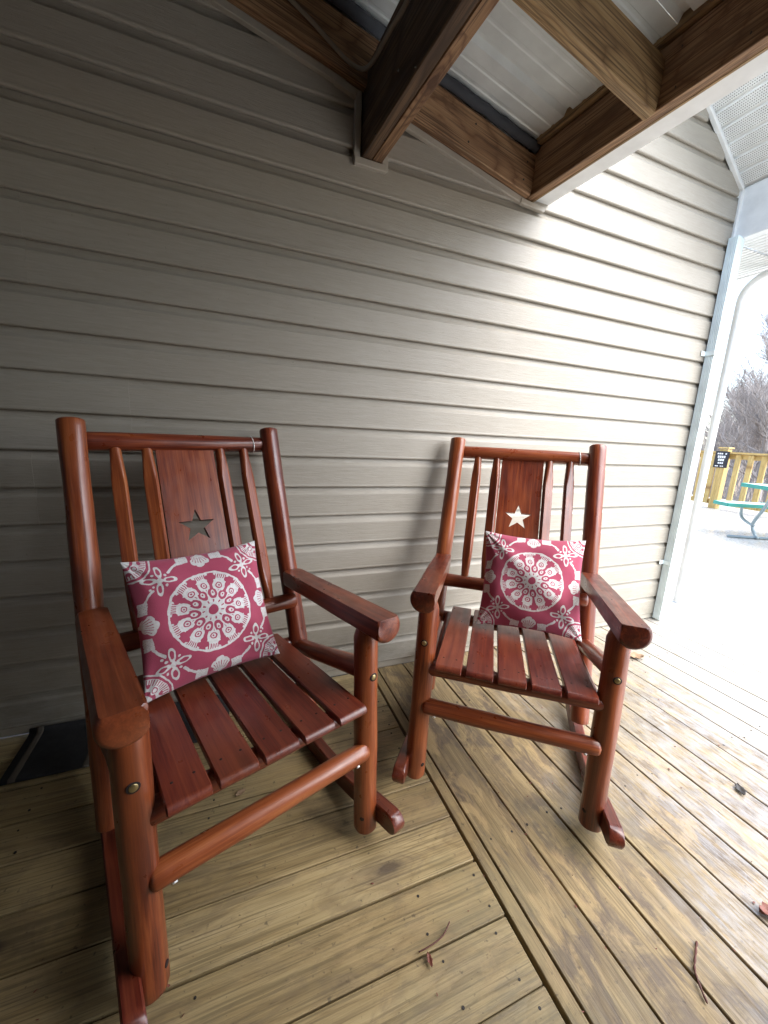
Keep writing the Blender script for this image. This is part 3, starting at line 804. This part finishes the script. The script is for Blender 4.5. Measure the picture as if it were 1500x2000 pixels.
# ------------------------------------------------------------------ cushions
def seg_d(px, py, ax, ay, bx, by):
    vx, vy = bx - ax, by - ay; t = np.clip(((px - ax) * vx + (py - ay) * vy) / (vx * vx + vy * vy), 0, 1)
    return np.hypot(px - ax - t * vx, py - ay - t * vy)
def print_mask(X, Y):
    """off-white block print on the red cloth: 1 = white"""
    rng = np.random.RandomState(3)
    M = np.zeros_like(X)
    def put(m, v=1.0): M[m] = v
    wx = .0035 * np.sin(Y * 23 + 1.3) * np.cos(X * 17) + .0022 * np.sin(X * 61 + Y * 37) + .0012 * np.sin(X * 131 - Y * 97)
    wy = .0035 * np.cos(X * 21 + .4) * np.sin(Y * 19 + 2) + .0022 * np.sin(Y * 57 - X * 41 + 1) + .0012 * np.sin(X * 111 + Y * 127)
    X = X + wx; Y = Y + wy
    KS = .27 / .312
    r = np.hypot(X - .5, Y - .5) * KS; th = np.arctan2(Y - .5, X - .5)
    R = .270
    put(np.abs(r - R) < .0065)
    N = 11
    def sect(off):
        a = (th - off + math.pi / N) % (2 * math.pi / N) - math.pi / N
        return a, r * np.sin(a), r * np.cos(a)
    # outer band of white fans between red lobes
    a, lx, ly = sect(0.0)
    put((ly > .205) & (r < R) & (np.abs(a) < .20))
    tick = (np.abs(((a / .052) % 1) - .5) < .24) & (ly > .228) & (r < R - .010) & (np.abs(a) < .17)
    put(tick, 0)
    # white hearts / feathers
    put((((lx) / .037) ** 2 + ((ly - .185) / .042) ** 2 < 1))
    put((np.abs(lx) < .013 + .14 * (ly - .06)) & (ly > .055) & (ly < .185))
    # dividing hair lines
    put((np.abs(lx) < .0018) & (ly > .075) & (ly < .158), 0)
    # red tear drops with a white eye
    b, mx, my = sect(math.pi / N)
    tear = (np.abs(mx) < .029 * np.sqrt(np.clip(1 - ((my - .120) / .042) ** 2, 0, 1))) | ((my > .12) & (my < .225) & (np.abs(mx) < .028 * (1 - (my - .12) / .125)))
    put((np.abs(mx) < .036) & (my > .070) & (my < .150) & (r < .16))
    put(tear, 0)
    e = ((mx / .0135) ** 2 + ((my - .118) / .020) ** 2) < 1
    put(e); put(np.hypot(mx, my - .121) < .0065, 0)
    # two white leaves flanking each drop tip
    for sg in (-1, 1):
        u = (mx - sg * .026) * .95 - sg * (my - .182) * .22; w = (my - .182) * .95 + sg * (mx - sg * .026) * .22
        put(((u / .0125) ** 2 + (w / .038) ** 2) < 1)
    # eyes of the white feathers
    d = np.hypot(lx, ly - .178)
    put((lx / .028) ** 2 + ((ly - .180) / .030) ** 2 < 1); put((np.abs(d - .0175) < .0040), 0); put(d < .0062, 0)
    # red lobes at the rim
    for dx, dy, q in ((-.020, .232, .017), (.020, .232, .017), (0, .222, .016)):
        put(np.hypot(mx - dx, my - dy) < q, 0)
    put((np.abs(mx) < .006) & (my > .245) & (my < R - .006), 0)
    # centre
    star = (r < .062 + .012 * np.cos(th * N))
    put(star); put(r < .032, 0)
    put(np.abs(r - R) < .0055)
    # four diagonal flowers
    for (cx, cy) in ((.185, .185), (.815, .185), (.185, .815), (.815, .815)):
        dx, dy = (X - cx) * .70, (Y - cy) * .70; rr = np.hypot(dx, dy); tt = np.arctan2(dy, dx)
        for q in range(4):
            an = q * math.pi / 2 + (0.15 if (cx - .5) * (cy - .5) > 0 else -.1)
            u = dx * math.cos(an) + dy * math.sin(an); w = -dx * math.sin(an) + dy * math.cos(an)
            ee = ((u - .048) / .036) ** 2 + (w / .017) ** 2
            put(ee < 1); put(ee < .34, 0)
            du = dx * math.cos(an + math.pi / 4) + dy * math.sin(an + math.pi / 4); dw = -dx * math.sin(an + math.pi / 4) + dy * math.cos(an + math.pi / 4)
            put(np.hypot(du - .042, dw) < .0068)
            if q % 2 == (0 if (cx - .5) * (cy - .5) < 0 else 1):
                put(np.hypot(du - .064, dw) < .006)
        put(rr < .014)
        # dashes that link to the border motifs
        sx = 1 if cx < .5 else -1; sy = 1 if cy < .5 else -1
        put(seg_d(X, Y, cx + sx * .070, cy - sy * .055, cx + sx * .100, cy - sy * .085) < .0095)
        put(seg_d(X, Y, cx - sx * .055, cy + sy * .070, cx - sx * .085, cy + sy * .100) < .0095)
    # corner fans
    for (cx, cy) in ((0, 0), (1, 0), (0, 1), (1, 1)):
        dx, dy = np.abs(X - cx), np.abs(Y - cy); rr = np.hypot(dx, dy); tt = np.arctan2(dy, dx)
        put(np.abs(rr - .172) < .0055)
        put((rr < .150) & (rr > .07))
        tk = (np.abs(((tt / .13) % 1) - .5) < .20) & (rr > .105) & (rr < .146)
        put(tk, 0)
        put(np.hypot(dx - .062, dy - .062) < .028, 1); put(np.abs(np.hypot(dx - .062, dy - .062) - .017) < .0035, 0)
        put(np.hypot(dx - .10, dy - .02) < .014, 0); put(np.hypot(dx - .02, dy - .10) < .014, 0)
        put((rr < .05))
    # border motifs at the middle of each side
    for k in range(4):
        A, B = [(X, Y), (1 - Y, X), (1 - X, 1 - Y), (Y, 1 - X)][k]
        u = (A - .5) * .84; w = B * .84
        # scalloped flower-heart
        lobe = np.zeros_like(X, bool)
        for (lx_, ly_, q) in ((0, .078, .030), (-.032, .060, .027), (.032, .060, .027), (-.018, .040, .028), (.018, .040, .028)):
            lobe |= np.hypot(u - lx_, w - ly_) < q
        lobe |= (np.abs(u) < .030 * (1 - (.04 - w) / .05)) & (w < .045) & (w > -.01)
        put(lobe)
        ang = np.arctan2(u, w + .01)
        put(lobe & (np.abs(((ang / .22) % 1) - .5) < .13) & (np.hypot(u, w) > .03) & (np.hypot(u, w) < .075), 0)
        for sg in (-1, 1):
            v = u * sg
            q = (v > .072) & (v < .142) & (w > .006 + .1 * (v - .07)) & (w < .058 + .1 * (v - .07))
            put(q)
            sp = (np.sin(u * 420) * np.sin(w * 390) > .72) & q & (v > .08) & (v < .134)
            put(sp, 0)
            put(seg_d(X * 0 + v, w, .145, .055, .205, .105) < .0065)
    # worn block-print texture: small misses
    n = rng.rand(64, 64)
    gx = np.clip((X * 63).astype(int), 0, 63); gy = np.clip((Y * 63).astype(int), 0, 63)
    return M
def cushion_mat():
    k = NT('crimson printed cotton')
    a = k.new('ShaderNodeAttribute', attribute_name='print').outputs['Fac']
    tc = k.new('ShaderNodeTexCoord').outputs['Object']
    n = k.noise(tc, 150, 3, .6); b = k.noise(tc, 14, 4)
    f = k.mapr(k.math('ADD', a, k.math('MULTIPLY', k.math('SUBTRACT', n, .5), .5)), .38, .62)
    red = k.mix(k.mapr(b, .3, .7), (.31, .048, .090), (.36, .064, .112))
    wh = k.mix(k.mapr(n, .3, .7), (.50, .49, .48), (.64, .63, .62))
    k.link(k.mix(f, red, wh), k.p.inputs['Base Color']); k.p.inputs['Roughness'].default_value = .88
    k.p.inputs['Specular IOR Level'].default_value = .25; k.p.inputs['Sheen Weight'].default_value = .15
    wv = k.noise(tc, 420, 2, .5)
    k.bump(k.math('ADD', k.math('MULTIPLY', wv, .5), k.math('MULTIPLY', k.noise(tc, 11, 3), 1.2)), .3, .003)
    return k.m
CUSH = cushion_mat()
def cushion_mesh(seed):
    N = 300; s = .363; rs = random.Random(seed); off = Vector((seed * 3.1, 1, 2))
    lin = np.linspace(0, 1, N + 1); U, Vv = np.meshgrid(lin, lin, indexing='ij')
    a = U * 2 - 1; b = Vv * 2 - 1
    edge = np.clip((1 - np.abs(a) ** 2.1), 0, 1) ** .62 * np.clip((1 - np.abs(b) ** 2.1), 0, 1) ** .62
    pin = .075
    xs = a * (1 - pin * (1 - b * b)) * .5 * s * 1.01; zs = (b * (1 - pin * (1 - a * a)) * .5 + .5) * s * 1.01
    wr = np.zeros_like(U)
    for i in range(0, N + 1, 1): pass
    # soft wrinkles radiating from corners
    for (cx, cy) in ((-1, -1), (1, -1), (-1, 1), (1, 1)):
        dx, dy = a - cx, b - cy; rr = np.hypot(dx, dy); tt = np.arctan2(dy, dx)
        wr += .0085 * np.sin(tt * (9 + rs.random() * 4) + rs.random() * 6) * np.exp(-rr * 2.6) * (rr > 0)
    wr += .006 * np.sin(a * 5 + rs.random() * 6 + b * 2) * np.cos(b * 4 + rs.random() * 6)
    T0 = .070
    front = -(T0 * edge + wr * edge * 1.6) - .0005; back = (T0 * .85 * edge + wr * edge) + .0005
    V = []; Fc = []
    idx = lambda i, j, k: k * (N + 1) ** 2 + i * (N + 1) + j
    P = np.concatenate([np.stack([xs, front, zs], -1).reshape(-1, 3), np.stack([xs, back, zs], -1).reshape(-1, 3)])
    I, J = np.meshgrid(np.arange(N), np.arange(N), indexing='ij')
    f1 = np.stack([idx(I, J, 0), idx(I + 1, J, 0), idx(I + 1, J + 1, 0), idx(I, J + 1, 0)], -1).reshape(-1, 4)
    f2 = np.stack([idx(I, J, 1), idx(I, J + 1, 1), idx(I + 1, J + 1, 1), idx(I + 1, J, 1)], -1).reshape(-1, 4)
    q = np.arange(N); Z = 0 * q
    rim = [np.stack([idx(q, Z, 0), idx(q, Z, 1), idx(q + 1, Z, 1), idx(q + 1, Z, 0)], -1), np.stack([idx(q, Z + N, 0), idx(q + 1, Z + N, 0), idx(q + 1, Z + N, 1), idx(q, Z + N, 1)], -1),
           np.stack([idx(Z, q, 0), idx(Z, q + 1, 0), idx(Z, q + 1, 1), idx(Z, q, 1)], -1), np.stack([idx(Z + N, q, 0), idx(Z + N, q, 1), idx(Z + N, q + 1, 1), idx(Z + N, q + 1, 0)], -1)]
    F = np.concatenate([f1, f2] + rim)
    me = bpy.data.meshes.new('cushion'); me.vertices.add(len(P)); me.vertices.foreach_set('co', P.astype(np.float32).ravel())
    me.loops.add(len(F) * 4); me.loops.foreach_set('vertex_index', F.astype(np.int32).ravel())
    me.polygons.add(len(F)); me.polygons.foreach_set('loop_start', np.arange(0, len(F) * 4, 4, dtype=np.int32)); me.update(calc_edges=True); me.validate()
    # supersampled print
    m = 0
    for ox in (-.33, 0, .33):
        for oy in (-.33, 0, .33): m = m + print_mask(np.clip(U + ox / N, 0, 1), np.clip(Vv + oy / N, 0, 1))
    m = m / 9
    at = me.attributes.new('print', 'FLOAT', 'POINT'); at.data.foreach_set('value', np.concatenate([m.ravel(), m.ravel()]).astype(np.float32))
    me.materials.append(CUSH); me.shade_smooth()
    return me
def cushion(c, seed, q, lab):
    me = cushion_mesh(seed); o = bpy.data.objects.new('cushion', me); COL.objects.link(o)
    x, y, z, ln, yw, ro = q
    M = Matrix.Rotation(yw, 4, 'Z') @ Matrix.Rotation(ln, 4, 'X') @ Matrix.Rotation(ro, 4, 'Y'); M.translation = Vector((x, y, z))
    Tm = Matrix.Translation((0, 0, .035)) @ Matrix.Rotation(TILT, 4, 'X')
    Wm = Matrix.Translation(c.location) @ Matrix.Rotation(c.rotation_euler.z, 4, 'Z')
    o.matrix_world = Wm @ Tm @ M
    tag(o, lab, 'cushion', 'crimson printed cushions')
    # piping seam is a part
cushion(chair1, 1, (-.0305, .283, .4535, -.4168, .022, -.017), 'crimson cushion with white medallion print on the nearer rocking chair')
cushion(chair2, 2, (.0596, .2674, .4540, -.387, -.048, -.023), 'crimson cushion with white medallion print on the farther rocking chair')

# ------------------------------------------------------------------ doormat
def doormat():
    r = thing('doormat', 'black rubber doormat with tan stripes lying against the wall behind the left chair', 'doormat', (0, 0, 0))
    def sheet(name, xa, xb, dz, mat, n=14):
        V, F = [], []
        prof = [(-.250, .003), (-.243, .010), (-.20, .011), (-.11, .013), (-.055, .014), (-.040, .016), (-.033, .022), (-.030, .032)]
        for i in range(n + 1):
            x = xa + (xb - xa) * i / n
            for (y, z) in prof:
                rr = .05 * max(0, 1 - abs((-1.04 - x)) / .08) if y > -.1 else 0
                V.append((x, y, z - rr * .5 * (z > .04) + dz + .0015 * mnoise.noise(Vector((x * 20, y * 20, 0)))))
        m = len(prof)
        for i in range(n):
            for j in range(m - 1): F.append((i * m + j, (i + 1) * m + j, (i + 1) * m + j + 1, i * m + j + 1))
        o = link(name, mesh(name, V, F), mat, r, True); md = o.modifiers.new('s', 'SOLIDIFY'); md.thickness = .006; md.offset = -1
        return o
    sheet('rubber_sheet', -1.035, -.35, 0, MATM)
    sheet('stripe', -1.012, -.992, .0015, MATS, 3); sheet('stripe', -.812, -.795, .0015, MATS, 3)
doormat()

# ------------------------------------------------------------------ leaves, twigs
def leaf(x, y, z, s, rz, mat, lab, curl=.5, nm='fallen_leaf', cat='leaf', asp=.55):
    V, F = [], []; n = 12
    for i in range(n + 1):
        t = i / n; w = s * asp * .5 * math.sin(math.pi * min(1, t * 1.02)) ** .8 * (1 + .25 * math.sin(t * 19))
        for j in (-1, -.5, 0, .5, 1):
            V.append(((t - .5) * s, j * w, .004 + curl * s * (.35 * (t - .5) ** 2 + .22 * (j * j) * (1 - t * .3)) + .001 * math.sin(9 * t + 3 * j)))
    for i in range(n):
        for j in range(4): F.append((i * 5 + j, (i + 1) * 5 + j, (i + 1) * 5 + j + 1, i * 5 + j + 1))
    o = link(nm, mesh(nm, V, F), mat, None, True); o.location = (x, y, z); o.rotation_euler = (0, 0, rz)
    md = o.modifiers.new('s', 'SOLIDIFY'); md.thickness = .0008
    tag(o, lab, cat)
leaf(1.314, -1.054, .001, .05, .8, SCREW, 'small dark curled leaf on the bright wet boards')
leaf(.945, -1.30, .001, .06, -.4, LEAF, 'curled red brown leaf at the right edge of the photo', .9)
leaf(1.769, -.339, .001, .085, 2.6, LEAF2, 'crumpled pale leaf on the boards behind the right chair arm', .7, asp=.7)
leaf(-.314, -.516, .001, .035, .5, LEAF2, 'small pale leaf chip under the left chair seat', .3)
leaf(.075, -1.083, .001, .026, 1.5, LEAF, 'tiny red leaf scrap beside the thin twig', .6, asp=.4)
def twig(pts, r, lab):
    o = tube('twig', smoothpts(pts), r, TWIG, None, 6); tag(o, lab, 'twig')
twig([(.605, -1.345, .004), (.622, -1.318, .006), (.640, -1.300, .004), (.668, -1.285, .007), (.70, -1.27, .004)], [.0012 + .0018 * abs(math.sin(i * .9)) for i in range(25)], 'knobbly red twig lying in the gap between right-hand boards')
twig([(.058, -1.062, .004), (.09, -1.062, .006), (.125, -1.055, .005), (.152, -1.040, .010)], .0016, 'thin curved brown twig lying across a board in front')

def crumbs():
    rs = random.Random(11); V, F = [], []
    for i in range(170):
        if rs.random() < .5: x = .3445 + .1415 * rs.randint(0, 9) + rs.gauss(0, .006); y = rs.uniform(-1.6, -.05)
        else: x = rs.uniform(-1.0, 1.7); y = rs.uniform(-1.6, -.05)
        b = len(V); r = rs.uniform(.0012, .0045); a0 = rs.uniform(0, 6.28); e = rs.uniform(.25, .8)
        for j in range(5):
            a = j * 1.2566; u, w = r * math.cos(a), r * e * math.sin(a) * rs.uniform(.6, 1.2)
            V.append((x + u * math.cos(a0) - w * math.sin(a0), y + u * math.sin(a0) + w * math.cos(a0), .0022 + rs.uniform(0, .0015)))
        V.append((x, y, .0005)); F.append(tuple(b + j for j in range(5)))
        for j in range(5): F.append((b + j, b + 5, b + (j + 1) % 5))
    o = link('leaf_crumbs', mesh('leaf_crumbs', V, F), LEAF); o['kind'] = 'stuff'; o['label'] = 'dry leaf crumbs and grit scattered over the deck boards'; o['category'] = 'debris'
crumbs()

# corner of a dark wooden block just entering the frame at lower right
wb = prism('wooden_block', [(0, 0), (.26, -.06), (.20, -.34), (-.06, -.28)], (.720, -1.420, 0), (1, 0, 0), (0, 1, 0), (0, 0, 1), .001, .055, DARKW)
tag(wb, 'dark stained wooden block on the deck at the lower right corner', 'wood block')

# ------------------------------------------------------------------ beyond the corner: canopy frame, railing, table, trees
cf = thing('canopy_frame', 'white rounded canopy frame standing just beyond the house corner', 'canopy', (0, 0, 0))
def archpts():
    pts = []; A = Vector((2.865, .12, 0)); d = Vector((.36, -.93, 0)).normalized(); Rr = .16; H = 2.30; Wd = 1.5
    pts.append(A + Vector((0, 0, .01))); pts.append(A + Vector((0, 0, 1.0)))
    for i in range(9):
        a = math.pi / 2 * i / 8
        pts.append(A + d * (Rr * (1 - math.cos(a))) + Vector((0, 0, H - Rr + Rr * math.sin(a))))
    for i in range(9):
        a = math.pi / 2 * (1 - i / 8)
        pts.append(A + d * (Wd - Rr * (1 - math.cos(a))) + Vector((0, 0, H - Rr + Rr * math.sin(a))))
    pts.append(A + d * Wd + Vector((0, 0, .01)))
    return pts
tube('frame_tube', archpts(), .024, WHITE, cf, 12)

rl = thing('deck_railing', 'yellow pine railing with balusters at the far edge of the deck', 'railing', (9.0, 0, 0))
for py in (-1.6, .8, 3.2, 5.6):
    bar('post', (0, py, .002), (0, py, 1.21), .14, .14, RAILM, rl, side=(1, 0, 0)); bar('post_cap', (0, py, 1.222), (0, py, 1.25), .19, .19, RAILM, rl, side=(1, 0, 0), bev=.006)
bar('top_rail', (0, -3.5, 1.145), (0, 6.3, 1.145), .16, .035, RAILM, rl)
bar('upper_rail', (.03, -3.5, 1.075), (.03, 6.3, 1.075), .035, .10, RAILM, rl)
bar('lower_rail', (.03, -3.5, .13), (.03, 6.3, .13), .035, .10, RAILM, rl)
y = -3.4; q = 0
while y < 6.3:
    if min(abs(y - p) for p in (-1.6, .8, 3.2, 5.6)) > .13:
        bar('baluster', (-.012, y, .09), (-.012, y, 1.115), .036, .085, RAILM, rl, side=(1, 0, 0))
    y += .205
sg = thing('sign', 'small black notice with white lines on the railing post', 'sign', (8.918, 3.2, 1.0))
bar('board', (-.006, 0, -.16), (-.006, 0, .17), .012, .24, SIGNB, sg, side=(1, 0, 0))
for i, (w, h) in enumerate(((.17, .028), (.14, .045), (.11, .045), (.10, .03), (.18, .018))):
    z = .12 - i * .062
    n = max(2, int(w / .03))
    for j in range(n):
        yy = -w / 2 + w * (j + .5) / n
        if random.random() < .85: bar('lettering', (-.0145, yy, z - h / 2), (-.0145, yy, z + h / 2), .003, w / n * .75, SIGNW, sg, side=(1, 0, 0), bev=.0005)

pt = thing('picnic_table', 'picnic table with green edged pale boards and bent steel legs on the far deck', 'picnic table', (5.95, 1.10, 0), rad(-26))
def slab(nm, ya, yb, z, L=1.83):
    g = bar(nm, (0, (ya + yb) / 2, z), (L, (ya + yb) / 2, z), abs(yb - ya), .028, TTOP, pt)
    for yy in (ya, yb): bar('edge', (-.005, yy, z - .008), (L + .005, yy, z - .008), .014, .05, GREEN, g)
    for xx in (-.006, L + .006): bar('edge', (xx, ya, z - .008), (xx, yb, z - .008), .014, .05, GREEN, g)
slab('tabletop', -.37, .37, .745); slab('bench', .52, .78, .44); slab('bench', -.78, -.52, .44)
for xx in (.30, 1.53):
    for s in (-1, 1):
        tube('leg', smoothpts([(xx, s * .22, .71), (xx, s * .30, .45), (xx, s * .42, .20), (xx + .02, s * .38, .06), (xx, s * .30, .022)]), .02, STEEL, pt)
        tube('bench_arm', smoothpts([(xx, s * .66, .41), (xx, s * .62, .25), (xx, s * .40, .17)]), .018, STEEL, pt)
for s in (-1, 1): tube('skid', [(-.05, s * .34, .02), (1.0, s * .34, .02), (1.88, s * .34, .02)], .019, STEEL, pt)

# bare winter trees
def tree(x, y, h, seed, lab, lean=0):
    rs = random.Random(seed); root = thing('bare_tree', lab, 'tree', (x, y, -1.25), 0, 'bare winter trees beyond the railing')
    V, F = [], []
    def seg_(a, b, ra, rb_, n):
        d, u, w = frame_from(b - a); s0 = len(V)
        for (p, r) in ((a, ra), (b, rb_)):
            for j in range(n):
                th = 2 * math.pi * j / n; V.append(p + u * (r * math.cos(th)) + w * (r * math.sin(th)))
        for j in range(n): F.append((s0 + j, s0 + (j + 1) % n, s0 + n + (j + 1) % n, s0 + n + j))
    tp = [Vector((0, 0, 0))]; tr = [h * .018]
    tips = []
    for i in range(8):
        t = (i + 1) / 8
        tp.append(tp[-1] + Vector((rs.uniform(-.05, .05) * h * .3 + lean * .02 * h, rs.uniform(-.05, .05) * h * .3, h / 8))); tr.append(h * .018 * (1 - t * .85) + .006)
    trunk = tube('trunk', smoothpts(tp, 3), [tr[min(len(tr) - 1, i // 3)] for i in range(len(smoothpts(tp, 3)))], BARK, root, 8)
    def grow(p, d, L, r, lv):
        n = 3; q = p
        for i in range(n):
            d2 = (d + Vector((rs.uniform(-.25, .25), rs.uniform(-.25, .25), rs.uniform(-.05, .22)))).normalized()
            e = q + d2 * (L / n); seg_(q, e, max(r * (1 - i / n * .5), .004), max(r * (1 - (i + 1) / n * .5), .0035), 5 if lv < 2 else 3)
            if lv < 3:
                for _ in range(2 if lv else 3):
                    s = (d2 + Vector((rs.uniform(-1, 1), rs.uniform(-1, 1), rs.uniform(-.2, .8))) * .8).normalized()
                    grow(e, s, L * rs.uniform(.42, .62), r * .45, lv + 1)
            q = e; d = d2
    for i in range(2, 9):
        for _ in range(3):
            th = rs.uniform(0, 6.28); s = Vector((math.cos(th), math.sin(th), rs.uniform(.3, 1.1))).normalized()
            grow(tp[i], s, h * .30 * (1.15 - i / 9), tr[i] * .5, 0 if i < 7 else 1)
    link('branches', mesh('branches', V, F), BARK, root)
tr_l = ['tall bare tree with a forked crown right behind the railing post', 'slim bare tree left of the sign post', 'bare tree with long low limbs at the photo edge',
        'distant bare tree seen low over the railing', 'thick bare trunk among the brush at the right edge', 'thin leaning bare tree beyond the railing', 'bare tree farthest back in the woods']
for i, (d, px, h) in enumerate(((17, 1478, 6.3), (22, 1425, 5.2), (19, 1520, 7.6), (30, 1445, 6.8), (24, 1500, 8.6), (21, 1455, 5.4), (36, 1412, 7.0))):
    v = Vector((px - 750, -20, 749.5)); wx = RCM[0][0] * v.x + RCM[0][1] * v.y + RCM[0][2] * v.z; wy = RCM[1][0] * v.x + RCM[1][1] * v.y + RCM[1][2] * v.z
    l = math.hypot(wx, wy); tree(-.31 + wx / l * d, -1.63 + wy / l * d, h, 20 + i, tr_l[i], 1 if i == 5 else 0)
def brush():
    rs = random.Random(5); V, F = [], []
    for i in range(1500):
        an = rs.uniform(-.15, .62); d = rs.uniform(15, 42); x = -.3 + d * math.cos(an); y = -1.6 + d * math.sin(an)
        b = Vector((x, y, -1.5)); L = rs.uniform(1.2, 3.6); k = rs.randint(1, 2)
        for _ in range(k):
            dd = Vector((rs.uniform(-.5, .5), rs.uniform(-.5, .5), 1)).normalized(); e = b + dd * L; s0 = len(V); r = .013
            for p, rr in ((b, r), (b + dd * L * .6 + Vector((rs.uniform(-.1, .1),) * 3), r * .7), (e, .004)):
                for j in range(3): V.append(p + Vector((rr * math.cos(j * 2.1), rr * math.sin(j * 2.1), 0)))
            for a in (0, 3):
                for j in range(3): F.append((s0 + a + j, s0 + a + (j + 1) % 3, s0 + a + 3 + (j + 1) % 3, s0 + a + 3 + j))
    o = link('undergrowth', mesh('undergrowth', V, F), BARK); o['kind'] = 'stuff'; o['label'] = 'tangled bare brush filling the woods beyond the railing'; o['category'] = 'undergrowth'
brush()
